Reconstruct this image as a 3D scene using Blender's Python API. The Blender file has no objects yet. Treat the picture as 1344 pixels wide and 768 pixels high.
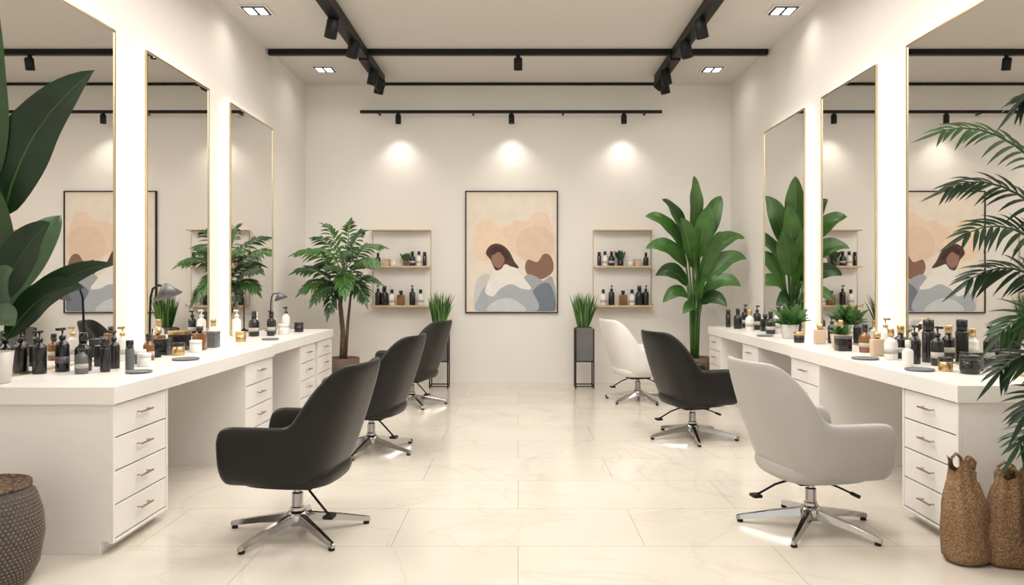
import bpy, bmesh, math, random
from mathutils import Vector, Matrix, noise
R = random.Random(7)
V = Vector
scene = bpy.context.scene
COL = scene.collection
E = .475

# ------------------------------------------------------------ materials
def mat(name, col, rough=.5, metal=0.0, var=.06, nscale=6, bump=0.0, bscale=40, emis=None, es=0, coat=0, spec=.5, sheen=0):
    m = bpy.data.materials.new(name); m.use_nodes = True
    nt = m.node_tree; b = nt.nodes['Principled BSDF']
    tc = nt.nodes.new('ShaderNodeTexCoord')
    n = nt.nodes.new('ShaderNodeTexNoise'); n.inputs['Scale'].default_value = nscale; n.inputs['Detail'].default_value = 4
    nt.links.new(tc.outputs['Object'], n.inputs['Vector'])
    r = nt.nodes.new('ShaderNodeValToRGB')
    c0 = [max(0, c*(1-var)) for c in col]; c1 = [min(1, c*(1+var)) for c in col]
    r.color_ramp.elements[0].color = (*c0, 1); r.color_ramp.elements[1].color = (*c1, 1)
    r.color_ramp.elements[0].position = .3; r.color_ramp.elements[1].position = .7
    nt.links.new(n.outputs['Fac'], r.inputs['Fac'])
    nt.links.new(r.outputs['Color'], b.inputs['Base Color'])
    b.inputs['Roughness'].default_value = rough; b.inputs['Metallic'].default_value = metal
    b.inputs['Coat Weight'].default_value = coat
    b.inputs['Specular IOR Level'].default_value = spec
    if bump > 0:
        n2 = nt.nodes.new('ShaderNodeTexNoise'); n2.inputs['Scale'].default_value = bscale; n2.inputs['Detail'].default_value = 3
        nt.links.new(tc.outputs['Object'], n2.inputs['Vector'])
        bp = nt.nodes.new('ShaderNodeBump'); bp.inputs['Strength'].default_value = bump; bp.inputs['Distance'].default_value = .01
        nt.links.new(n2.outputs['Fac'], bp.inputs['Height']); nt.links.new(bp.outputs['Normal'], b.inputs['Normal'])
    if emis:
        b.inputs['Emission Color'].default_value = (*emis, 1); b.inputs['Emission Strength'].default_value = es
    return m

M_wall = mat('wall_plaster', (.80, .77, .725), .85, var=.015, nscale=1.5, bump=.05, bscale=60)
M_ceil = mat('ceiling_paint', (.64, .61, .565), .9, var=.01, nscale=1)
M_desk = mat('desk_lacquer', (.82, .79, .755), .35, var=.01)
M_gap = mat('drawer_gap', (.18, .16, .14), .8)
M_brass = mat('brass', (.62, .44, .22), .28, 1)
M_handle = mat('handle_metal', (.42, .33, .22), .3, 1)
M_gold = mat('gold_frame', (.62, .50, .32), .3, 1)
M_black = mat('black_metal', (.010, .010, .010), .5, .2, spec=.3)
M_chrome = mat('chrome', (.55, .54, .53), .12, 1, var=.02)
M_led = mat('led_diffuser', (1, .97, .92), .5, emis=(1, .95, .87), es=2.2)
M_down = mat('downlight_lens', (1, 1, 1), .5, emis=(1, .97, .92), es=4)
M_mirror = mat('mirror_glass', (.88, .865, .845), .01, 1, var=.0)
M_lb = mat('black_leather', (.008, .007, .0066), .38, var=.1, bump=.04, bscale=120, spec=.32)
M_lg = mat('charcoal_leather', (.018, .017, .016), .42, var=.1, bump=.04, bscale=120, spec=.35)
M_lw = mat('white_leather', (.76, .74, .71), .42, var=.03, bump=.06, bscale=160)
M_ls = mat('grey_leather', (.42, .405, .385), .42, var=.03, bump=.06, bscale=160)
M_wood = mat('light_wood', (.62, .45, .27), .5, var=.12, nscale=12)
M_soil = mat('soil', (.05, .035, .025), .95, var=.3, nscale=40)
M_bark = mat('bark', (.13, .08, .05), .9, var=.3, nscale=30, bump=.5)
M_g1 = mat('leaf_dark', (.020, .062, .014), .38, var=.35, nscale=5)
M_g2 = mat('leaf_mid', (.048, .130, .024), .36, var=.3, nscale=5)
M_g3 = mat('leaf_bright', (.12, .25, .055), .4, var=.25, nscale=6)
M_gd = mat('leaf_deep', (.010, .030, .010), .38, var=.35, nscale=5, spec=.35)
M_rib = mat('leaf_rib', (.13, .23, .07), .5, var=.1)
M_stand = mat('grey_metal', (.17, .17, .17), .45, .6)
M_bb = mat('bottle_black', (.010, .010, .011), .2, coat=.3)
M_bg = mat('bottle_grey', (.12, .12, .125), .35)
M_bw = mat('bottle_white', (.78, .76, .72), .35)
M_ba = mat('bottle_amber', (.20, .08, .02), .15, coat=.5)
M_bt = mat('bottle_beige', (.60, .45, .32), .4)
M_lab = mat('paper_label', (.45, .43, .39), .7)
M_terr = mat('pot_brown', (.15, .09, .06), .7)
M_potw = mat('pot_ceramic', (.55, .52, .48), .4)
M_slate = mat('slate_tray', (.16, .17, .18), .4)

def floor_mat():
    m = bpy.data.materials.new('marble_tile_floor'); m.use_nodes = True
    nt = m.node_tree; b = nt.nodes['Principled BSDF']; L = nt.links.new
    tc = nt.nodes.new('ShaderNodeTexCoord')
    br = nt.nodes.new('ShaderNodeTexBrick'); br.offset = .5
    br.inputs['Scale'].default_value = 1; br.inputs['Brick Width'].default_value = 1.2; br.inputs['Row Height'].default_value = .6
    br.inputs['Mortar Size'].default_value = .003; br.inputs['Mortar Smooth'].default_value = .1
    br.inputs['Color1'].default_value = (.70, .645, .57, 1); br.inputs['Color2'].default_value = (.665, .61, .54, 1)
    br.inputs['Mortar'].default_value = (.50, .45, .39, 1)
    L(tc.outputs['Object'], br.inputs['Vector'])
    n = nt.nodes.new('ShaderNodeTexNoise'); n.inputs['Scale'].default_value = .9; n.inputs['Detail'].default_value = 7; n.inputs['Distortion'].default_value = 1.2
    L(tc.outputs['Object'], n.inputs['Vector'])
    r = nt.nodes.new('ShaderNodeValToRGB'); e = r.color_ramp.elements
    e[0].position = .482; e[0].color = (1, 1, 1, 1); e[1].position = .518; e[1].color = (1, 1, 1, 1)
    k = e.new(.5); k.color = (.93, .92, .905, 1)
    L(n.outputs['Fac'], r.inputs['Fac'])
    n2 = nt.nodes.new('ShaderNodeTexNoise'); n2.inputs['Scale'].default_value = 2.5; n2.inputs['Detail'].default_value = 5
    L(tc.outputs['Object'], n2.inputs['Vector'])
    r2 = nt.nodes.new('ShaderNodeValToRGB'); r2.color_ramp.elements[0].color = (.94, .935, .925, 1); r2.color_ramp.elements[0].position = .3
    r2.color_ramp.elements[1].color = (1, 1, 1, 1); r2.color_ramp.elements[1].position = .65
    L(n2.outputs['Fac'], r2.inputs['Fac'])
    mx = nt.nodes.new('ShaderNodeMix'); mx.data_type = 'RGBA'; mx.blend_type = 'MULTIPLY'; mx.inputs[0].default_value = 1
    L(br.outputs['Color'], mx.inputs[6]); L(r.outputs['Color'], mx.inputs[7])
    mx2 = nt.nodes.new('ShaderNodeMix'); mx2.data_type = 'RGBA'; mx2.blend_type = 'MULTIPLY'; mx2.inputs[0].default_value = 1
    L(mx.outputs[2], mx2.inputs[6]); L(r2.outputs['Color'], mx2.inputs[7])
    L(mx2.outputs[2], b.inputs['Base Color'])
    b.inputs['Roughness'].default_value = .17; b.inputs['Specular IOR Level'].default_value = .55
    return m
M_floor = floor_mat()

def weave_mat(name, c0, c1, scale, rough=.9, dist=.02):
    m = bpy.data.materials.new(name); m.use_nodes = True
    nt = m.node_tree; b = nt.nodes['Principled BSDF']; L = nt.links.new
    tc = nt.nodes.new('ShaderNodeTexCoord')
    v = nt.nodes.new('ShaderNodeTexVoronoi'); v.inputs['Scale'].default_value = scale
    L(tc.outputs['Object'], v.inputs['Vector'])
    r = nt.nodes.new('ShaderNodeValToRGB'); r.color_ramp.elements[0].color = (*c0, 1); r.color_ramp.elements[1].color = (*c1, 1)
    r.color_ramp.elements[0].position = .1; r.color_ramp.elements[1].position = .65
    L(v.outputs['Distance'], r.inputs['Fac'])
    L(r.outputs['Color'], b.inputs['Base Color'])
    bp = nt.nodes.new('ShaderNodeBump'); bp.inputs['Strength'].default_value = .8; bp.inputs['Distance'].default_value = dist; bp.invert = True
    L(v.outputs['Distance'], bp.inputs['Height']); L(bp.outputs['Normal'], b.inputs['Normal'])
    b.inputs['Roughness'].default_value = rough
    return m
M_burlap = weave_mat('burlap', (.42, .265, .14), (.20, .115, .058), 120, dist=.006)
M_basket = mat('woven_dark', (.07, .058, .050), .8, var=.3, nscale=60)
M_dots = mat('woven_bead', (.20, .16, .125), .7, var=.25, nscale=80)
M_rim = weave_mat('braided_rim', (.26, .17, .10), (.09, .055, .035), 50)

# ------------------------------------------------------------ mesh builder
class MB:
    def __init__(s): s.v = []; s.f = []; s.mi = []; s.mats = []; s.sm = []
    def add(s, vs, fs, m, smooth=False, M=None):
        if m not in s.mats: s.mats.append(m)
        k = s.mats.index(m); o = len(s.v)
        for p in vs:
            p = V(p); s.v.append(tuple(M @ p if M else p))
        for f in fs:
            s.f.append([i+o for i in f]); s.mi.append(k); s.sm.append(smooth)
    def box(s, lo, hi, m, M=None):
        x0, y0, z0 = [min(a, b) for a, b in zip(lo, hi)]; x1, y1, z1 = [max(a, b) for a, b in zip(lo, hi)]
        vs = [(x0, y0, z0), (x1, y0, z0), (x1, y1, z0), (x0, y1, z0), (x0, y0, z1), (x1, y0, z1), (x1, y1, z1), (x0, y1, z1)]
        s.add(vs, [(0, 3, 2, 1), (4, 5, 6, 7), (0, 1, 5, 4), (1, 2, 6, 5), (2, 3, 7, 6), (3, 0, 4, 7)], m, False, M)
    def rbox(s, lo, hi, r, m, M=None, seg=3):
        bm = bmesh.new(); bmesh.ops.create_cube(bm, size=1)
        for v in bm.verts:
            v.co = V([(lo[i]+hi[i])/2 + v.co[i]*(hi[i]-lo[i]) for i in range(3)])
        bmesh.ops.bevel(bm, geom=list(bm.edges), offset=r, segments=seg, affect='EDGES', profile=.5)
        bm.verts.index_update()
        s.add([v.co.copy() for v in bm.verts], [[v.index for v in f.verts] for f in bm.faces], m, True, M); bm.free()
    def lathe(s, prof, c, m, n=20, M=None, smooth=True):
        vs = []; fs = []
        for (r, z) in prof:
            for i in range(n):
                a = 2*math.pi*i/n
                vs.append((c[0]+r*math.cos(a), c[1]+r*math.sin(a), c[2]+z))
        for j in range(len(prof)-1):
            for i in range(n):
                k = (i+1) % n
                fs.append((j*n+i, j*n+k, (j+1)*n+k, (j+1)*n+i))
        fs.append(list(range(n))[::-1]); fs.append([(len(prof)-1)*n+i for i in range(n)])
        s.add(vs, fs, m, smooth, M)
    def tube(s, pts, rad, m, n=8, M=None):
        pts = [V(p) for p in pts]
        if not isinstance(rad, (list, tuple)): rad = [rad]*len(pts)
        vs = []; fs = []; up = V((.13, .27, .95)).normalized()
        for i, p in enumerate(pts):
            t = (pts[min(i+1, len(pts)-1)]-pts[max(i-1, 0)]).normalized()
            a = t.cross(up)
            if a.length < .15: a = t.cross(V((1, 0, 0)))
            a.normalize(); b = t.cross(a)
            for k in range(n):
                an = 2*math.pi*k/n
                vs.append(p+a*math.cos(an)*rad[i]+b*math.sin(an)*rad[i])
        for i in range(len(pts)-1):
            for k in range(n):
                q = (k+1) % n
                fs.append((i*n+k, i*n+q, (i+1)*n+q, (i+1)*n+k))
        fs.append(list(range(n))[::-1]); fs.append([(len(pts)-1)*n+i for i in range(n)])
        s.add(vs, fs, m, True, M)
    def leaf(s, base, tip, width, bend, m, face=(0, -.6, .8), n=10, fold=.2, kind='broad', rib=None, rip=0.0, cols=5):
        base = V(base); tip = V(tip); bend = V(bend); face = V(face)
        P = lambda t: base.lerp(tip, t)+bend*4*t*(1-t)
        vs = []; fs = []; us = [-1+2*i/(cols-1) for i in range(cols)]
        ph = R.random()*6
        for i in range(n+1):
            t = i/n; p = P(t); tg = (P(min(1, t+.02))-P(max(0, t-.02))).normalized()
            sd = tg.cross(face)
            if sd.length < .05: sd = tg.cross(V((1, 0, 0)))
            sd.normalize(); nn = sd.cross(tg).normalized()
            if kind == 'broad': w = max(0, math.sin(math.pi*min(1, t**.8)))**.75
            elif kind == 'blade': w = (1-t**2.2)*(.55+.45*min(1, t*4))
            else: w = max(0, math.sin(math.pi*min(1, t**.7)))**.9
            w = max(w, .02)*width/2
            for u in us:
                vs.append(p+sd*u*w+nn*(fold*abs(u)*w+rip*width*math.sin(ph+t*16+u*2)*abs(u)))
        for i in range(n):
            for k in range(cols-1):
                o = i*cols+k; fs.append((o, o+1, o+cols+1, o+cols))
        s.add(vs, fs, m, True)
        if rib: s.tube([P(j/6) for j in range(7)], [.006*(1-j/8)*max(.6, width*4) for j in range(7)], rib, 5)
    def frond(s, base, tip, bend, L, W, pairs, m, rib, t0=.25, face=(0, -.3, 1), droop=.25, ang=.75):
        base = V(base); tip = V(tip); bend = V(bend); face = V(face)
        P = lambda t: base.lerp(tip, t)+bend*4*t*(1-t)
        s.tube([P(i/8) for i in range(9)], [.007*(1-i/10)+.001 for i in range(9)], rib, 5)
        for i in range(pairs):
            t = t0+(1-t0)*(i+.5)/pairs
            p = P(t); tg = (P(min(1, t+.02))-P(t-.02)).normalized()
            sd = tg.cross(face)
            if sd.length < .1: sd = tg.cross(V((1, 0, 0)))
            sd.normalize()
            q = (i+.5)/pairs
            ll = L*(.55+.45*math.sin(math.pi*min(1, q*.9+.15)))*(1-.25*q)
            for sg in (-1, 1):
                a = ang*(1-.45*q)+R.uniform(-.1, .1)
                d = sd*sg*math.sin(a*1.35)+tg*math.cos(a*1.35)
                tp = p+d*ll*R.uniform(.88, 1.08)+V((0, 0, -droop*ll*R.uniform(.6, 1.3)))
                s.leaf(p, tp, W, (0, 0, droop*ll*.22), m, face=face, n=5, kind='n', fold=.25, cols=3)
        s.leaf(P(.97), P(1)+(P(1)-P(.9)).normalized()*L*.6+V((0, 0, -.03)), W, (0, 0, 0), m, face=face, n=5, kind='n', cols=3)
    def obj(s, name, loc=(0, 0, 0), rot=0, bevel=0, subd=0, parent=None):
        me = bpy.data.meshes.new(name); me.from_pydata(s.v, [], s.f)
        for m in s.mats: me.materials.append(m)
        me.polygons.foreach_set('material_index', s.mi); me.polygons.foreach_set('use_smooth', s.sm); me.update()
        o = bpy.data.objects.new(name, me); COL.objects.link(o)
        o.location = loc; o.rotation_euler = (0, 0, rot)
        if parent: o.parent = parent
        if subd:
            md = o.modifiers.new('sub', 'SUBSURF'); md.levels = subd; md.render_levels = subd
        if bevel:
            md = o.modifiers.new('bev', 'BEVEL'); md.width = bevel; md.segments = 2; md.limit_method = 'ANGLE'; md.angle_limit = math.radians(40)
        return o

# ------------------------------------------------------------ room shell
XW = 2.62; YB = 9.4; YF = -2.6; ZC = 3.675
def slab(name, lo, hi, m):
    b = MB(); b.box(lo, hi, m); return b.obj(name)
slab('floor', (-XW-.15, YF-.15, -.12), (XW+.15, YB+.15, 0), M_floor)
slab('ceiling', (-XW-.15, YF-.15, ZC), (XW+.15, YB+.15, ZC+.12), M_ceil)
slab('wall_left', (-XW-.15, YF-.15, 0), (-XW, YB+.15, ZC), M_wall)
slab('wall_right', (XW, YF-.15, 0), (XW+.15, YB+.15, ZC), M_wall)
slab('wall_back', (-XW, YB, 0), (XW, YB+.15, ZC), M_wall)
b = MB()
b.box((-XW, YF-.15, 3.0), (XW, YF, ZC), M_wall); b.box((-XW, YF-.15, 0), (XW, YF, .25), M_wall)
b.box((-XW, YF-.15, .25), (-2.3, YF, 3.0), M_wall); b.box((2.3, YF-.15, .25), (XW, YF, 3.0), M_wall)
b.obj('wall_front')
b = MB()
for x in (-2.3, -.8, .76, 2.26): b.box((x, YF-.1, .25), (x+.04, YF-.04, 3.0), M_black)
for z in (.25, 2.2, 2.96): b.box((-2.3, YF-.1, z), (2.3, YF-.04, z+.04), M_black)
b.obj('fill_window_1')  # unseen storefront opening, added to let world light in as fill

# ------------------------------------------------------------ desks
def desk(sx, xf, y0, y1, units):
    b = MB(); xw = XW-.002
    X = lambda x: sx*x
    b.box((X(xf), y0, .69), (X(xw), y1, .77), M_desk)
    for (a, c) in units:
        b.box((X(xf+.034), a, .06), (X(xw), c, .69), M_desk)
        b.box((X(xf+.030), a+.02, .066), (X(xf+.033), c-.02, .687), M_gap)
        b.box((X(xf+.07), a, 0), (X(xw), c, .06), M_desk)
        b.box((X(xf+.012), a, .05), (X(xf+.034), a+.018, .69), M_desk)
        b.box((X(xf+.012), c-.018, .05), (X(xf+.034), c, .69), M_desk)
        b.box((X(xf+.012), a+.018, .05), (X(xf+.034), c-.018, .064), M_desk)
        n = 4; h = (.687-.068)/n
        for i in range(n):
            z0 = .068+i*h+.0035; z1 = .068+(i+1)*h-.0035
            b.box((X(xf+.014), a+.021, z0), (X(xf+.032), c-.021, z1), M_desk)
            zc = (z0+z1)/2+.01; yc = (a+c)/2; hl = min(.06, (c-a)*.18)
            b.tube([(X(xf-.012), yc-hl, zc), (X(xf-.012), yc+hl, zc)], .0055, M_handle, 8)
            for yy in (yc-hl*.8, yc+hl*.8):
                b.tube([(X(xf-.012), yy, zc), (X(xf+.02), yy, zc)], .004, M_handle, 6)
    return b.obj('salon_vanity_desk', bevel=.002)
desk(-1, 1.84, 3.47, 5.76, [(3.485, 4.03), (5.18, 5.745)])
desk(-1, 1.88, 5.77, 7.75, [(6.62, 7.10), (7.20, 7.74)])
desk(1, 2.03, 3.52, 5.71, [(3.535, 4.05), (5.17, 5.695)])
desk(1, 2.05, 5.72, 8.22, [(6.55, 7.0), (7.75, 8.21)])

# ------------------------------------------------------------ mirrors
def mirror(sx, y0, y1, zt, xm=2.55):
    b = MB(); z0 = .772
    X = lambda x: sx*x
    b.box((X(xm+.012), y0+.004, z0+.006), (X(XW-.001), y1-.004, zt-.004), M_led)
    b.box((X(xm), y0+.006, z0+.006), (X(xm+.010), y1-.006, zt-.006), M_mirror)
    t = .012
    for (a, c, d, e) in ((y0, y0+t, z0, zt), (y1-t, y1, z0, zt), (y0+t, y1-t, zt-t, zt), (y0+t, y1-t, z0, z0+t)):
        b.box((X(xm-.006), a, d), (X(xm+.012), c, e), M_gold)
    return b.obj('led_wall_mirror')
for (a, c) in ((3.72, 4.82), (5.22, 6.28), (6.75, 7.92)): mirror(-1, a, c, 2.84)
for (a, c) in ((3.80, 5.00), (5.42, 6.40), (6.78, 7.90)): mirror(1, a, c, 2.80)

# ------------------------------------------------------------ ceiling fixtures
b = MB(); b.box((-2.6, 7.92, ZC-.06), (2.6, 7.98, ZC-.002), M_black); b.obj('lighting_track')
b = MB(); b.box((-1.75, 9.26, ZC-.03), (1.75, 9.30, ZC-.002), M_black); b.obj('lighting_track')
for x in (-1.62, 1.65):
    b = MB(); b.box((x-.055, 2.5, ZC-.10), (x+.055, 7.915, ZC-.002), M_black)
    b.box((x-.055, 7.985, ZC-.10), (x+.055, 8.95, ZC-.002), M_black)
    b.obj('lighting_track', bevel=.004)
b = MB(); b.box((-1.91, 9.20, 3.29), (1.74, 9.235, 3.325), M_black)
for x in (-1.7, -.55, .55, 1.55): b.box((x-.012, 9.235, 3.30), (x+.012, YB-.001, 3.315), M_black)
b.obj('lighting_track')

def spot(px, py, pz, d, r=.045, L=.13, energy=0, ang=50, drop=.07, col=(1, .92, .82), soft=.05):
    b = MB(); d = V(d).normalized(); q = d.to_track_quat('Z', 'Y').to_matrix().to_4x4()
    hc = V((0, 0, -drop-.02))
    b.lathe([(.022, -.0005), (.022, -.02)], (0, 0, 0), M_black, 12)
    b.tube([(0, 0, -.001), hc], .010, M_black, 8)
    T = Matrix.Translation(hc) @ q
    b.lathe([(r*.75, -L*.5), (r, -L*.42), (r, L*.5), (r*.85, L*.5), (r*.8, L*.38)], (0, 0, 0), M_black, 18, T)
    b.lathe([(r*.78, 0), (r*.78, .002)], (0, 0, L*.39), M_down, 14, T)
    o = b.obj('track_spotlight', (px, py, pz))
    if energy:
        l = bpy.data.lights.new('spot_lamp', 'SPOT'); l.energy = energy*E; l.spot_size = math.radians(ang); l.spot_blend = 1
        l.color = col; l.shadow_soft_size = soft
        lo = bpy.data.objects.new('spot_lamp', l); COL.objects.link(lo); lo.parent = o
        lo.location = hc+d*(L*.5+.02+soft); lo.rotation_euler = d.to_track_quat('-Z', 'Y').to_euler()
    return o
for x in (-1.45, -.08, 1.28): spot(x, 9.217, 3.29, (0.0, .02, -1), r=.035, L=.11, energy=27, ang=120, drop=.05)
spot(0, 7.955, ZC-.06, (0, .2, -1), energy=60, ang=110, soft=.08)
for x, s in ((-1.62, -1), (1.65, 1)):
    for y in (4.2, 5.4, 6.75, 7.35, 8.35, 8.75):
        spot(x+s*R.choice((-.03, .03)), y, ZC-.10, (s*.22, .1, -1), r=.055, L=.17, energy=40 if y < 8.5 else 0, ang=100, drop=.06, soft=.09)
    spot(x-s*.03, 8.6, ZC-.10, (-s*.6, .5, -.7), r=.055, L=.16, drop=.06)
for (x, y) in ((-2.33, 6.78), (-2.2, 8.66), (2.36, 6.78), (2.21, 8.66), (-2.33, 4.6), (2.36, 4.6)):
    b = MB(); h = .125
    b.box((x-h, y-h, ZC-.012), (x+h, y+h, ZC-.001), M_bw)
    b.box((x-h+.02, y-h+.02, ZC-.016), (x+h-.02, y+h-.02, ZC-.012), M_black)
    for sx in (-1, 1):
        b.box((x+sx*.05-.035, y-.075, ZC-.02), (x+sx*.05+.035, y+.075, ZC-.016), M_down)
    o = b.obj('recessed_downlight')
    l = bpy.data.lights.new('downlight_lamp', 'AREA'); l.size = .16; l.energy = 3*E; l.color = (1, .93, .84); l.spread = math.radians(150)
    lo = bpy.data.objects.new('downlight_lamp', l); COL.objects.link(lo); lo.parent = o; lo.location = (x, y, ZC-.03)
for (x, y) in ((-.8, 6.05), (.8, 6.05), (-.9, 4.6), (.9, 4.6), (-.9, 2.6), (.9, 2.6), (0, .2)):  # glowing panels and area lamps added out of view to fill the room
    b = MB(); b.box((x-.62, y-.32, ZC-.03), (x+.62, y+.32, ZC-.001), M_bw)
    b.box((x-.6, y-.3, ZC-.034), (x+.6, y+.3, ZC-.03), M_down); o = b.obj('added_fill_panel')
    l = bpy.data.lights.new('fill_panel_lamp', 'AREA'); l.shape = 'RECTANGLE'; l.size = 1.2; l.size_y = .6; l.energy = 58*E; l.color = (1, .95, .885)
    lo = bpy.data.objects.new('fill_panel_lamp', l); COL.objects.link(lo); lo.parent = o; lo.location = (x, y, ZC-.045)

# ------------------------------------------------------------ chairs
def sst(x): x = max(0, min(1, x)); return x*x*(3-2*x)
def chair_meshes():
    st = []
    for i in range(5): st.append((.30, .28-.28*i/5, 0))
    N = 22; n = 2.9
    for i in range(N+1):
        f = math.pi*i/N; c, s = math.cos(f), math.sin(f)
        st.append((.30*math.copysign(abs(c)**(2/n), c), -.245*abs(s)**(2/n), sst((min(f, math.pi-f)/(math.pi/2)-.10)/.50)))
    for i in range(5): st.append((-.30, .28*(i+1)/5, 0))
    K = len(st); vs = []; fs = []
    for i, (x, y, s) in enumerate(st):
        a = V(st[max(0, i-1)][:2]); c = V(st[min(K-1, i+1)][:2]); t = (c-a).normalized(); nx, ny = t.y, -t.x
        if nx*x+ny*(y-.1) < 0: nx, ny = -nx, -ny
        H = .575+.29*s - (.025 if i in (0, K-1) else 0); th = .07-.022*s
        sl = .06+.25*s
        o = lambda z: sl*(z-.33) if z > .33 else 0
        zm = (H+.38)/2
        ring = [(-.13, .275), (-.055, .285), (-.008, .34), (o(zm), zm), (o(H-.03), H-.035), (o(H)-.014, H), (o(H)-th+.014, H), (o(H-.03)-th, H-.035), (o(zm)-th, zm), (-th+.005, .42), (-th-.02, .34)]
        for (of, z) in ring:
            X_ = x+nx*of
            if s > 0 and z > .5: X_ *= 1-.22*s*sst((z-.5)/.34)
            vs.append((X_, y+ny*of, z))
    q = 11
    for i in range(K-1):
        for k in range(q):
            kk = (k+1) % q
            fs.append((i*q+k, i*q+kk, (i+1)*q+kk, (i+1)*q+k))
    fs.append(list(range(q))); fs.append([(K-1)*q+k for k in range(q)][::-1])
    out = {'shell': (vs, fs)}
    def stack(layers, a, bb, y0, n=3.2, m=28):
        vs = []; fs = []
        for (r, z) in layers:
            for i in range(m):
                f = 2*math.pi*i/m; c, s = math.cos(f), math.sin(f)
                vs.append((a*r*math.copysign(abs(c)**(2/n), c), y0+bb*r*math.copysign(abs(s)**(2/n), s), z))
        for j in range(len(layers)-1):
            for i in range(m):
                k = (i+1) % m; fs.append((j*m+i, j*m+k, (j+1)*m+k, (j+1)*m+i))
        fs.append(list(range(m))[::-1]); fs.append([(len(layers)-1)*m+i for i in range(m)])
        return vs, fs
    out['pan'] = stack([(.5, .262), (.82, .266), (.94, .285), (1, .33), (.98, .38)], .262, .255, .005)
    out['cushion'] = stack([(.9, .36), (1, .375), (1.01, .43), (.97, .462), (.85, .475), (.4, .48)], .235, .255, .02)
    return out
CM = chair_meshes()
def chair(x, y, rot, leather, legrot=0.3):
    e = bpy.data.objects.new('salon_chair', None); COL.objects.link(e); e.location = (x, y, 0); e.rotation_euler = (0, 0, rot); e.empty_display_size = .2
    for nm in ('shell', 'pan', 'cushion'):
        b = MB(); b.add(CM[nm][0], CM[nm][1], leather, True)
        o = b.obj(nm, subd=2 if nm == 'shell' else 1, parent=e)
        if nm == 'shell':
            bm = bmesh.new(); bm.from_mesh(o.data); bmesh.ops.recalc_face_normals(bm, faces=bm.faces); bm.to_mesh(o.data); bm.free()
    b = MB()
    b.lathe([(.034, .07), (.034, .13), (.028, .135), (.028, .20), (.020, .205), (.020, .27)], (0, 0, 0), M_chrome, 20)
    b.lathe([(.05, .045), (.055, .055), (.055, .095), (.04, .115)], (0, 0, 0), M_chrome, 20)
    b.rbox((-.09, -.11, .235), (.09, .11, .268), .01, M_black)
    for i in range(5):
        a = legrot+2*math.pi*i/5; M = Matrix.Rotation(a, 4, 'Z')
        vs = []
        for (r, w, zt, zb) in ((.03, .026, .105, .06), (.20, .020, .072, .040), (.345, .014, .040, .016), (.365, .010, .034, .014)):
            vs += [(r, -w, zb), (r, w, zb), (r, w*.6, zt), (r, -w*.6, zt)]
        fs = [(3, 2, 1, 0), (12, 13, 14, 15)]
        for j in range(3):
            for k in range(4):
                q = (k+1) % 4; fs.append((j*4+k, j*4+q, j*4+4+q, j*4+4+k))
        b.add(vs, fs, M_chrome, False, M)
        b.lathe([(.014, 0), (.016, .003), (.014, .018)], (.345, 0, 0), M_black, 12, M)
    b.obj('star_base', parent=e, bevel=.003)
    b = MB()
    b.tube([(.04, .02, .25), (.16, .05, .245), (.24, .09, .225)], .005, M_black); b.tube([(.22, .08, .23), (.26, .10, .22)], .009, M_black)
    b.tube([(-.03, -.05, .25), (-.10, -.14, .20), (-.14, -.22, .14)], .006, M_black); b.rbox((-.175, -.25, .125), (-.115, -.20, .142), .006, M_black)
    b.obj('height_levers', parent=e)
D = math.radians
chair(-1.10, 3.80, D(82), M_lb, .25)
chair(-1.09, 5.66, D(80), M_lb, .6)
chair(-1.08, 7.75, D(74), M_lg, .1)
chair(1.49, 3.88, D(-80), M_ls, .5)
chair(1.40, 6.12, D(-74), M_lb, .9)
chair(1.26, 8.02, D(-76), M_lw, .2)

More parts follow.
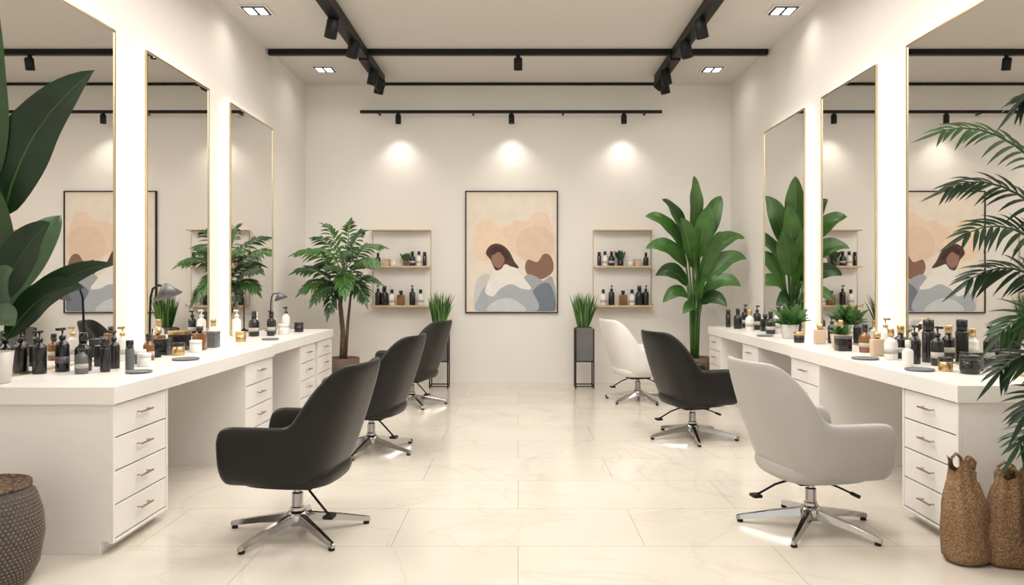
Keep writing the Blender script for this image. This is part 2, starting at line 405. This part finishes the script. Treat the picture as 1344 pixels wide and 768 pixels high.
# ------------------------------------------------------------ painting
def painting():
    b = MB(); x0, x1, z0, z1 = -.65, .49, .865, 2.37; y = YB
    t = .014
    b.box((x0, y-.035, z0), (x0+t, y-.002, z1), M_black); b.box((x1-t, y-.035, z0), (x1, y-.002, z1), M_black)
    b.box((x0+t, y-.035, z0), (x1-t, y-.002, z0+t), M_black); b.box((x0+t, y-.035, z1-t), (x1-t, y-.002, z1), M_black)
    cm = lambda n, c: mat('paint_'+n, c, .8, var=.04, nscale=8)
    b.box((x0+t, y-.022, z0+t), (x1-t, y-.002, z1-t), cm('cream', (.78, .70, .60)))
    W, H = x1-x0, z1-z0
    lay = [0]
    def shape(pts, m):
        # pts are given in canvas units: u 0..121 across, v 0..160 downwards
        lay[0] += 1; yy = y-.0222-lay[0]*.0004; P = []
        n = len(pts)
        for i in range(n):
            p0, p1, p2, p3 = [V((q[0]/121, 1-q[1]/160)) for q in (pts[(i-1) % n], pts[i], pts[(i+1) % n], pts[(i+2) % n])]
            for k in range(6):
                u = k/6
                P.append(.5*((2*p1)+(p2-p0)*u+(2*p0-5*p1+4*p2-p3)*u*u+(3*p1-p0-3*p2+p3)*u**3))
        vs = [(x0+max(.02, min(.98, p.x))*W, yy, z0+max(.015, min(.985, p.y))*H) for p in P]
        bm = bmesh.new(); bv = [bm.verts.new(v) for v in vs]; f = bm.faces.new(bv); bmesh.ops.triangulate(bm, faces=[f], ngon_method='EAR_CLIP')
        bm.verts.index_update(); fs = []
        for f in bm.faces:
            q = [v.index for v in f.verts]
            if f.normal.y > 0: q = q[::-1]
            fs.append(q)
        b.add([v.co.copy() for v in bm.verts], fs, m); bm.free()
    shape([(12, 60), (14, 46), (24, 36), (34, 38), (44, 46), (56, 44), (66, 55), (64, 78), (40, 88), (20, 92), (10, 80)], cm('peach', (.80, .64, .48)))
    shape([(48, 52), (58, 44), (68, 38), (80, 40), (92, 28), (106, 30), (112, 44), (117, 60), (116, 84), (104, 92), (84, 96), (62, 80), (54, 66)], cm('blush', (.78, .60, .48)))
    shape([(66, 66), (76, 50), (96, 46), (112, 54), (114, 80), (96, 92), (72, 86)], cm('sand', (.72, .55, .43)))
    shape([(14, 158), (13, 124), (22, 110), (34, 112), (42, 130), (46, 158)], cm('fog', (.60, .59, .59)))
    shape([(78, 100), (82, 90), (94, 93), (102, 83), (110, 84), (115, 94), (114, 106), (104, 114), (92, 116), (82, 110)], cm('umber', (.24, .135, .095)))
    shape([(66, 158), (70, 128), (80, 110), (92, 112), (102, 118), (114, 114), (117, 158)], cm('slate', (.36, .38, .41)))
    shape([(84, 158), (86, 136), (98, 122), (112, 124), (117, 158)], cm('ink', (.17, .20, .25)))
    shape([(18, 158), (20, 134), (32, 118), (50, 104), (64, 106), (78, 116), (88, 132), (92, 158)], cm('mist', (.40, .43, .47)))
    shape([(26, 132), (32, 114), (42, 98), (56, 94), (68, 104), (78, 116), (86, 128), (74, 128), (60, 122), (46, 128), (36, 138)], cm('chalk', (.80, .77, .73)))
    shape([(30, 158), (36, 146), (54, 140), (70, 146), (78, 158)], cm('haze', (.58, .60, .63)))
    shape([(27, 82), (31, 73), (40, 69), (50, 72), (58, 80), (64, 92), (70, 101), (60, 99), (52, 96), (47, 102), (40, 104), (36, 97), (33, 90)], cm('maroon', (.085, .038, .03)))
    shape([(35, 84), (42, 79), (49, 84), (51, 93), (45, 101), (39, 99), (35, 92)], cm('clay', (.30, .165, .12)))
    shape([(33, 78), (42, 73), (52, 78), (58, 90), (52, 88), (44, 80), (36, 84)], cm('hair', (.05, .024, .02)))
    b.obj('framed_abstract_painting')
painting()

# ------------------------------------------------------------ bottles
def bottle(b, kind, x, y, z, s, body, cap, lab=None):
    z += .0006
    if kind == 0:
        r = .026*s; h = .12*s
        b.lathe([(r*.95, 0), (r, .004), (r, h*.85), (r*.8, h*.95), (r*.4, h), (r*.4, h*1.08)], (x, y, z), body, 16)
        b.lathe([(r*.5, h*1.08), (r*.5, h*1.18), (r*.15, h*1.2), (r*.15, h*1.38)], (x, y, z), cap, 12)
        b.box((x-r*.3, y-r*1.3, z+h*1.36), (x+r*.3, y+r*.4, z+h*1.44), cap)
    elif kind == 1:
        r = .03*s; h = .1*s
        b.lathe([(r*.95, 0), (r, .004), (r, h*.8), (r*.85, h*.92), (r*.45, h), (r*.42, h*1.1)], (x, y, z), body, 16)
        b.lathe([(r*.5, h*1.1), (r*.5, h*1.45), (r*.42, h*1.48)], (x, y, z), cap, 12)
    elif kind == 2:
        r = .036*s; h = .05*s
        b.lathe([(r*.95, 0), (r, .004), (r, h), (r*.9, h*1.05)], (x, y, z), body, 18)
        b.lathe([(r*1.02, h*1.06), (r*1.02, h*1.45), (r*.95, h*1.5)], (x, y, z), cap, 18)
    elif kind == 3:
        r = .024*s; h = .17*s
        b.lathe([(r*.95, 0), (r, .004), (r, h*.7), (r*.9, h*.72)], (x, y, z), body, 16)
        b.lathe([(r*.86, h*.72), (r*.86, h*.98), (r*.7, h)], (x, y, z), cap, 16)
    elif kind == 4:
        w = .032*s; h = .085*s
        b.rbox((x-w, y-w*.6, z), (x+w, y+w*.6, z+h), .006*s, body)
        b.lathe([(w*.3, h), (w*.3, h*1.08), (w*.5, h*1.09), (w*.5, h*1.4)], (x, y, z), cap, 12)
    elif kind == 5:
        w = .045*s; b.rbox((x-w, y-w, z), (x+w, y+w, z+.085*s), .004, body)
        b.rbox((x-w*1.03, y-w*1.03, z+.0852*s), (x+w*1.03, y+w*1.03, z+.105*s), .003, cap)
    if lab and kind in (0, 1, 3):
        rr = {0: .026, 1: .03, 3: .024}[kind]*s*1.015; hh = {0: .12, 1: .1, 3: .17}[kind]*s
        b.lathe([(rr, hh*.28), (rr, hh*.5)], (x, y, z), lab, 16)
def bottles(name, items, z):
    b = MB()
    for it in items: bottle(b, it[0], it[1], it[2], z, it[3], it[4], it[5], it[6] if len(it) > 6 else None)
    return b.obj(name)
ZD = .77
K, W_, G, A, T = M_bb, M_bw, M_bg, M_ba, M_bt
bottles('hair_product_bottles', [
    (0, -2.50, 3.98, 1.3, K, K, None), (0, -2.44, 4.08, 1.35, K, K, M_bg), (1, -2.34, 4.10, 1.4, K, K, None), (1, -2.28, 3.98, 1.05, G, K, M_lab),
    (3, -2.20, 4.06, 1.05, K, K, None), (0, -2.24, 4.22, 1.2, K, K, None), (3, -2.12, 4.16, .95, G, K, None), (2, -2.12, 4.32, 1.0, W_, W_),
    (4, -2.36, 4.34, 1.4, K, K), (2, -2.22, 4.46, 1.1, G, W_), (0, -2.40, 4.62, 1.2, W_, M_brass, M_lab), (1, -2.26, 4.66, 1.1, A, K, M_lab)], ZD)
bottles('hair_product_bottles', [
    (5, -2.34, 5.02, 1.0, K, K), (2, -2.22, 4.98, 1.1, M_brass, K), (4, -2.44, 5.16, 1.4, A, M_brass), (2, -2.20, 5.20, 1.1, W_, W_),
    (5, -2.38, 5.36, 1.3, K, M_brass), (4, -2.24, 5.36, 1.4, A, K), (5, -2.25, 5.58, 1.1, G, G)], ZD)
bottles('hair_product_bottles', [
    (1, -2.34, 5.85, 1.3, W_, M_brass, M_lab), (2, -2.22, 6.1, 1.1, M_brass, M_brass), (0, -2.40, 6.5, 1.4, W_, W_, None), (1, -2.33, 6.72, 1.5, K, K, M_lab), (0, -2.20, 6.78, 1.3, K, K, M_lab),
    (3, -2.40, 6.95, 1.2, W_, W_), (1, -2.26, 6.98, 1.4, K, K, M_lab), (2, -2.14, 6.95, 1.3, W_, W_), (0, -2.2, 7.22, 1.4, W_, K, M_lab), (2, -2.1, 7.3, 1.2, K, K)], ZD)
bottles('hair_product_bottles', [
    (0, 2.40, 4.36, 1.3, K, K, M_lab), (0, 2.32, 4.46, 1.3, K, K, None), (3, 2.45, 4.55, 1.5, K, K, None), (1, 2.30, 4.70, 1.3, W_, M_brass, M_lab), (1, 2.40, 4.78, 1.4, K, M_brass, M_lab),
    (4, 2.32, 4.92, 1.3, T, M_brass), (0, 2.42, 5.02, 1.4, W_, M_brass, M_lab), (1, 2.36, 5.18, 1.3, A, K, M_lab), (1, 2.22, 4.34, 1.0, W_, W_)], ZD)
bottles('hair_product_bottles', [
    (5, 2.26, 5.30, 1.0, K, G), (1, 2.42, 5.72, 1.3, W_, M_brass, M_lab), (4, 2.32, 5.86, 1.3, T, M_brass), (0, 2.45, 5.95, 1.2, K, K, None), (2, 2.22, 6.02, 1.1, K, M_brass)], ZD)
bottles('hair_product_bottles', [
    (1, 2.32, 7.0, 1.4, K, K, M_lab), (0, 2.42, 7.1, 1.4, W_, K, M_lab), (4, 2.40, 7.4, 1.4, K, K), (1, 2.28, 7.5, 1.4, W_, M_brass, M_lab), (0, 2.40, 7.65, 1.4, K, K, M_lab), (1, 2.25, 7.8, 1.4, K, K, None),
    (0, 2.37, 7.95, 1.4, K, K, M_lab), (3, 2.22, 8.05, 1.1, K, K)], ZD)
bottles('cosmetic_jars', [(2, 2.36, 3.98, 1.3, K, K), (5, 2.45, 4.12, .95, G, K), (2, 2.30, 4.10, 1.0, M_brass, K)], ZD)
for (x, y, r) in ((-2.00, 4.02, .065), (-2.04, 4.68, .08), (-2.05, 6.3, .07), (2.17, 4.12, .075), (2.15, 4.72, .08), (2.17, 6.7, .07)):
    b = MB(); b.lathe([(r*.9, .0006), (r, .006), (r, .012), (r*.92, .012), (r*.9, .008)], (x, y, ZD), M_slate, 28); b.obj('round_tray')

def lamp(x, y, s=1.0):
    b = MB()
    b.lathe([(.06, .0006), (.06, .010), (.02, .016), (.01, .03)], (0, 0, 0), M_black, 24)
    b.tube([(0, 0, .015), (0, 0, .2), (.005, 0, .34), (.02, -.005, .39), (.06, -.02, .41), (.10, -.03, .40)], .0065, M_black)
    T = Matrix.Translation((.115, -.035, .375)) @ Matrix.Rotation(D(-20), 4, 'Y')
    b.lathe([(.012, .045), (.022, .035), (.075, -.03), (.072, -.03), (.018, .03)], (0, 0, 0), M_stand, 24, T)
    o = b.obj('desk_lamp', (x, y, ZD)); o.scale = (s, s, s)
lamp(-2.34, 4.84, 1.12); lamp(-2.42, 7.45, .9)

# ------------------------------------------------------------ wall shelves
def shelf(xc, flip):
    w = .355; b = MB(); z0, zm, zt = .955, 1.435, 1.885; yb = YB-.002
    b.box((xc-w, yb-.018, z0), (xc+w, yb, zt), M_desk)
    for z in (z0, zm): b.box((xc-w, yb-.17, z-.012), (xc+w, yb-.018, z+.010), M_wood)
    for sx in (-1, 1):
        x = xc+sx*w
        b.box((x-.006, yb-.16, zt-.012), (x+.006, yb, zt), M_gold)
        b.box((x-.006, yb-.17, z0), (x+.006, yb-.155, z0+.03), M_gold)
        b.box((x-.005, yb-.02, z0), (x+.005, yb-.0, zt), M_gold)
        b.box((x-.006, yb-.17, zm), (x+.006, yb-.158, zm+.01), M_gold)
    b.box((xc-w, yb-.17, zt-.014), (xc+w, yb-.018, zt), M_wood)
    b.obj('wall_shelf', bevel=.002)
    y = yb-.10; f = flip
    bottles('shelf_bottles', [(1, xc-f*.28, y, 1.1, K, K), (5, xc-f*.18, y, .8, T, T), (2, xc-f*.09, y, 1.1, W_, W_), (1, xc+f*.14, y, 1.2, K, K, M_lab), (1, xc+f*.22, y, 1.2, W_, K, M_lab), (3, xc+f*.29, y, 1.0, K, K)], zm+.010)
    bottles('shelf_bottles', [(0, xc-f*.28, y, 1.4, K, K, None), (1, xc-f*.20, y, 1.6, K, K, None), (1, xc-f*.11, y, 1.3, W_, K, M_lab), (4, xc+f*.0, y, 1.5, A, K), (0, xc+f*.14, y, 1.4, K, K, None), (1, xc+f*.24, y, 1.3, W_, K, M_lab)], z0+.010)
shelf(-1.43, 1); shelf(1.28, -1)
def small_pot_plant(name, x, y, z, r, h, fol, m, potm, n=26, up=.6):
    b = MB()
    b.lathe([(r*.75, .0006), (r*.8, .004), (r, h), (r*.9, h), (r*.86, h*.85)], (x, y, z), potm, 20)
    b.lathe([(r*.87, h*.84), (r*.87, h*.88)], (x, y, z), M_soil, 16)
    for i in range(n):
        a = R.uniform(0, 6.28); e = R.uniform(.1, 1)*up; L = fol*R.uniform(.6, 1.05)
        d = V((math.cos(a)*math.cos(1.5-e*1.4), math.sin(a)*math.cos(1.5-e*1.4), math.sin(1.5-e*1.4)))
        base = V((x, y, z+h*.86))+V((math.cos(a), math.sin(a), 0))*r*.3
        b.leaf(base, base+d*L, L*.28, (0, 0, L*.1), m, face=(math.cos(a)*.3, math.sin(a)*.3-.4, .8), n=6, kind='n', cols=3)
    b.obj(name)
small_pot_plant('small_potted_plant', 1.25, YB-.10, 1.445, .04, .07, .14, M_g1, M_bb, 26, .5)
small_pot_plant('small_potted_plant', -1.37, YB-.10, 1.445, .035, .06, .12, M_g2, M_terr, 18, .5)
small_pot_plant('potted_herb', 2.30, 6.45, ZD, .075, .12, .20, M_g2, M_potw, 60, .95)
small_pot_plant('potted_succulent', 2.34, 5.52, ZD, .075, .10, .10, M_g2, M_bt, 34, .8)

# ------------------------------------------------------------ planter stands with grass
def grass_stand(x, y):
    b = MB(); h = .105
    for sx in (-1, 1):
        for sy in (-1, 1):
            b.box((x+sx*h-.007, y+sy*h-.007, 0), (x+sx*h+.007, y+sy*h+.007, .70), M_black)
    for z in (.02, .31):
        for sgn in (-1, 1):
            b.box((x-h, y+sgn*h-.006, z), (x+h, y+sgn*h+.006, z+.012), M_black)
            b.box((x+sgn*h-.006, y-h, z), (x+sgn*h+.006, y+h, z+.012), M_black)
    b.box((x-h+.008, y-h+.008, .322), (x+h-.008, y+h-.008, .71), M_stand)
    b.box((x-h+.02, y-h+.02, .70), (x+h-.02, y+h-.02, .714), M_soil)
    for i in range(90):
        a = R.uniform(0, 6.28); rr = R.uniform(0, .07); bx = V((x+rr*math.cos(a), y+rr*math.sin(a), .71))
        a2 = a+R.uniform(-.5, .5); sp = R.uniform(.02, .15); L = R.uniform(.30, .47)
        tip = bx+V((math.cos(a2)*sp, min(math.sin(a2)*sp, .04), L*(1-sp*.8)))
        b.leaf(bx, tip, .02, (0, 0, .02), R.choice((M_g2, M_g1, M_g3)), face=(R.uniform(-.5, .5), -1, .1), n=5, kind='blade', cols=3)
    b.obj('grass_planter_stand')
grass_stand(-.93, 9.02); grass_stand(.78, 9.02)

# ------------------------------------------------------------ corner plants
def pot(b, x, y, r, h, m, z=0):
    b.lathe([(r*.72, z), (r*.8, z+.01), (r*.98, z+h*.7), (r, h+z), (r*.9, h+z), (r*.88, z+h*.9)], (x, y, 0), m, 28)
    b.lathe([(r*.885, z+h*.89), (r*.885, z+h*.92)], (x, y, 0), M_soil, 24)
def palm_tree(x, y):
    b = MB(); pot(b, x, y, .19, .42, M_terr)
    b.tube([(x, y, .36), (x+.01, y, .7), (x-.02, y, 1.0), (x+.02, y, 1.35)], [.032, .026, .024, .016], M_bark, 8)
    b.tube([(x+.03, y+.02, .36), (x+.06, y+.02, .8), (x+.10, y, 1.15)], [.02, .017, .012], M_bark, 8)
    tips = [(-.60, 0, 1.62), (-.50, -.25, 1.42), (-.42, .2, 1.80), (-.18, -.1, 1.90), (.08, .1, 1.95), (.30, -.1, 1.84), (.48, .1, 1.70), (.50, -.25, 1.5), (.42, .2, 1.32), (-.45, -.2, 1.22), (-.25, -.35, 1.12), (.15, -.4, 1.2), (.35, -.2, 1.12), (-.05, -.42, 1.45), (-.28, -.3, 1.62), (.22, -.3, 1.62), (0, .3, 1.6), (-.1, -.25, 1.0), (-.35, .1, 1.5), (.3, .15, 1.5)]
    for i, (dx, dy, z) in enumerate(tips):
        base = V((x+R.uniform(-.02, .06), y, R.uniform(1.1, 1.32)))
        if z > 1.5: base.z = 1.32
        b.frond(base, (x+dx*.82, y+dy, z-.05), (0, 0, .10), .19, .044, 10, R.choice((M_g1, M_g2, M_g1, M_g2)), M_rib, t0=.22, face=(0, -.5, .8), droop=.35)
    b.obj('potted_palm')
palm_tree(-1.93, 8.35)

def broad_plant(x, y):
    b = MB(); pot(b, x, y, .2, .40, M_terr)
    Ls = [((-.02, 1.75), (-.02, -.05, 2.44), .22), ((.06, 1.6), (.30, 0, 2.22), .22), ((-.08, 1.6), (-.38, -.05, 2.18), .22), ((-.12, 1.55), (-.58, -.1, 1.98), .22),
          ((-.1, 1.4), (-.58, -.15, 1.62), .21), ((-.1, 1.2), (-.48, -.2, 1.32), .19), ((-.08, 1.05), (-.40, -.2, 1.02), .17), ((.1, 1.45), (.56, 0, 1.74), .21),
          ((.1, 1.25), (.56, -.1, 1.50), .21), ((.08, 1.1), (.46, -.2, 1.20), .19), ((.05, 1.0), (.28, -.3, .98), .17), ((0, 1.2), (-.12, -.35, 1.55), .22), ((.05, 1.3), (.22, -.3, 1.80), .22),
          ((-.04, 1.4), (-.22, -.25, 1.95), .23), ((.02, 1.5), (.12, -.2, 2.1), .22), ((0, .9), (-.2, -.3, .90), .15), ((0, 1.05), (.05, -.35, 1.3), .19), ((0, 1.4), (.1, .35, 2.0), .2)]
    for (bs, tp, w) in Ls:
        B = V((x+bs[0], y+tp[1]*.25, bs[1])); Tp = V((x+tp[0], y+tp[1], tp[2]))
        b.tube([(x+bs[0]*.3, y, .36), (x+bs[0]*.5, y+tp[1]*.08, .36+(bs[1]-.36)*.6), tuple(B)], [.014, .011, .008], M_g2, 6)
        b.leaf(B, Tp, w, (0, -.02, .05+abs(tp[0])*.12), R.choice((M_g2, M_g1, M_g2, M_g2)), face=(R.uniform(-.7, .7)-tp[0]*.6, -.8, R.uniform(.1, .8)), n=16, fold=.35, rib=M_rib, rip=.03)
    b.obj('potted_bird_of_paradise')
broad_plant(2.0, 8.62)

def fg_left():
    b = MB(); x, y = -2.48, 3.60
    b.lathe([(.065, .7706), (.07, .775), (.085, .92), (.075, .92), (.073, .90)], (x, y, 0), M_potw, 24)
    b.lathe([(.074, .895), (.074, .905)], (x, y, 0), M_soil, 20)
    L = [((-2.40, 3.55, 1.55), (-1.90, 3.42, 2.20), .25, M_gd, (-.06, 0, .05)),
         ((-2.42, 3.5, 1.70), (-2.26, 3.3, 2.50), .22, M_g1, (-.05, 0, 0)),
         ((-2.46, 3.6, 1.15), (-2.12, 3.45, 1.52), .18, M_gd, (0, 0, .05)),
         ((-2.42, 3.6, 1.02), (-1.86, 3.5, 1.33), .12, M_gd, (0, 0, .07)),
         ((-2.42, 3.6, .98), (-1.95, 3.42, 1.22), .15, M_gd, (0, 0, .08)),
         ((-2.45, 3.55, .98), (-2.18, 3.3, 1.06), .15, M_g1, (0, 0, .06)),
         ((-2.46, 3.5, .98), (-2.30, 3.25, .90), .14, M_g2, (0, 0, .06)),
         ((-2.46, 3.6, 1.25), (-2.38, 3.4, 1.75), .18, M_g1, (0, 0, .03)),
         ((-2.46, 3.6, 1.1), (-2.40, 4.0, 1.6), .2, M_g1, (0, 0, .05)),
         ((-2.46, 3.55, 1.05), (-2.22, 3.35, 1.30), .16, M_g1, (0, 0, .05))]
    for (B, Tp, w, m, bend) in L:
        b.tube([(x, y, .90), tuple(V((x, y, .90)).lerp(V(B), .5)+V((0, 0, .05))), B], [.010, .008, .007], M_rib, 6)
        b.leaf(B, Tp, w, bend, m, face=(.3, -.9, .3), n=16, fold=.22, rib=M_g2, rip=.015)
    b.obj('potted_rubber_plant')
fg_left()

# woven floor planter with raised beads, foreground left
b = MB()
prof = [(.13, 0), (.16, .01), (.195, .08), (.215, .20), (.208, .29), (.185, .37), (.165, .405), (.150, .405), (.150, .38), (.165, .33), (.15, .12)]
b.lathe(prof, (0, 0, 0), M_basket, 48)
b.lathe([(.160, .398), (.172, .408), (.170, .422), (.154, .424), (.148, .41)], (0, 0, 0), M_rim, 40)
def rad(z):
    for k in range(6):
        (r0, z0), (r1, z1) = prof[k], prof[k+1]
        if z0 <= z <= z1: return r0+(r1-r0)*(z-z0)/(z1-z0)
    return .165
vs = []; fs = []
z = .02; row = 0
while z < .39:
    r = rad(z)
    for i in range(72):
        a = 2*math.pi*(i+.5*(row % 2))/72; c = V((r*math.cos(a), r*math.sin(a), z)); o = len(vs)
        n = V((math.cos(a), math.sin(a), 0)); t = V((-math.sin(a), math.cos(a), 0)); q = .0058
        vs += [c+t*q, c+V((0, 0, q)), c-t*q, c-V((0, 0, q)), c+n*q*.9]
        fs += [(o, o+1, o+4), (o+1, o+2, o+4), (o+2, o+3, o+4), (o+3, o, o+4)]
    z += .0155; row += 1
b.add(vs, fs, M_dots, True)
b.obj('woven_floor_planter', (-2.19, 3.12, 0))

def fg_right():
    b = MB(); x, y = 2.29, 3.02
    b.lathe([(.14, 0), (.16, .01), (.20, .2), (.205, .34), (.19, .34), (.185, .30)], (x, y, 0), M_rim, 32)
    b.lathe([(.186, .29), (.186, .31)], (x, y, 0), M_soil, 24)
    tips = [((-.58, .05, 1.86), .46), ((-.52, .1, 1.64), .40), ((-.54, -.05, 1.44), .34), ((-.44, .1, 1.26), .26), ((-.34, .05, 1.05), .2), ((-.32, .1, .88), .16), ((-.28, 0, .72), .14), ((-.24, .1, .58), .12),
            ((.0, .2, 2.0), .2), ((-.2, .15, 2.0), .3), ((.05, -.2, 1.6), .1), ((.05, .1, 1.2), .1), ((-.15, -.2, 1.35), .15)]
    for i, (t, bz) in enumerate(tips):
        Tp = V((x+t[0], y+t[1], t[2])); B = V((x+R.uniform(-.05, .05), y+R.uniform(-.05, .05), .30))
        mid = V((x-.02, y, max(.35, t[2]-bz*.9)))
        b.tube([tuple(B), tuple(B.lerp(mid, .5)), tuple(mid)], [.011, .009, .007], M_rib, 6)
        b.frond(mid, Tp, (0, 0, .14), .21, .019, 15, R.choice((M_gd, M_gd, M_g1)), M_g1, t0=.12, face=(0, -.6, .7), droop=.35)
    b.obj('potted_areca_palm')
fg_right()

def bag(x, y, w, d, h, rot, seed):
    b = MB(); prof = [(.72, 0), (.95, .015), (1.02, .10), (1.0, .32), (.90, .58), (.70, .80), (.55, .90), (.58, 1.0)]
    n = 60; vs = []
    fs = []; rows = 24
    for j in range(rows):
        t = j/(rows-1)
        for k in range(len(prof)-1):
            if prof[k][1] <= t <= prof[k+1][1]+1e-6:
                u = (t-prof[k][1])/(prof[k+1][1]-prof[k][1]); r = prof[k][0]*(1-u)+prof[k+1][0]*u; break
        for i in range(n):
            a = 2*math.pi*i/n; c, s = math.cos(a), math.sin(a)
            f = 1+t*.10*math.sin(a*8+seed+t*2)+.16*noise.noise(V((c*1.6, s*1.6, t*3+seed)))
            ex = .75
            z = t*h*(1+(.07*math.sin(a*3+seed) if t > .85 else 0))
            vs.append((w/2*r*f*math.copysign(abs(c)**ex, c)+.012*math.sin(t*3+seed), d/2*r*f*math.copysign(abs(s)**ex, s), z))
    for j in range(rows-1):
        for i in range(n):
            k = (i+1) % n; fs.append((j*n+i, j*n+k, (j+1)*n+k, (j+1)*n+i))
    fs.append(list(range(n))[::-1])
    b.add(vs, fs, M_burlap, True)
    for sy in (-1, 1):
        b.tube([(-w*.14, sy*d*.20, h*.95), (-w*.15, sy*d*.24, h*1.03), (0, sy*d*.24, h*1.08), (w*.15, sy*d*.24, h*1.03), (w*.14, sy*d*.20, h*.95)], .007, M_burlap, 8)
    b.obj('burlap_sack_bag', (x, y, 0), rot)
bag(1.985, 3.40, .175, .17, .44, .2, 1.0); bag(2.165, 3.37, .175, .17, .41, -.3, 4.0)

# ------------------------------------------------------------ world & camera
w = bpy.data.worlds.new('World'); scene.world = w; w.use_nodes = True
w.node_tree.nodes['Background'].inputs[0].default_value = (1, .98, .95, 1); w.node_tree.nodes['Background'].inputs[1].default_value = 1.1
cam = bpy.data.cameras.new('camera'); co = bpy.data.objects.new('camera', cam); COL.objects.link(co)
co.location = (0, 0, 1.25); co.rotation_euler = (math.pi/2, 0, 0)
cam.sensor_width = 36; cam.lens = 36*1000/1344; cam.shift_x = -8/1344; cam.shift_y = -14/1344; cam.clip_start = .05
scene.camera = co
scene.view_settings.view_transform = 'Standard'
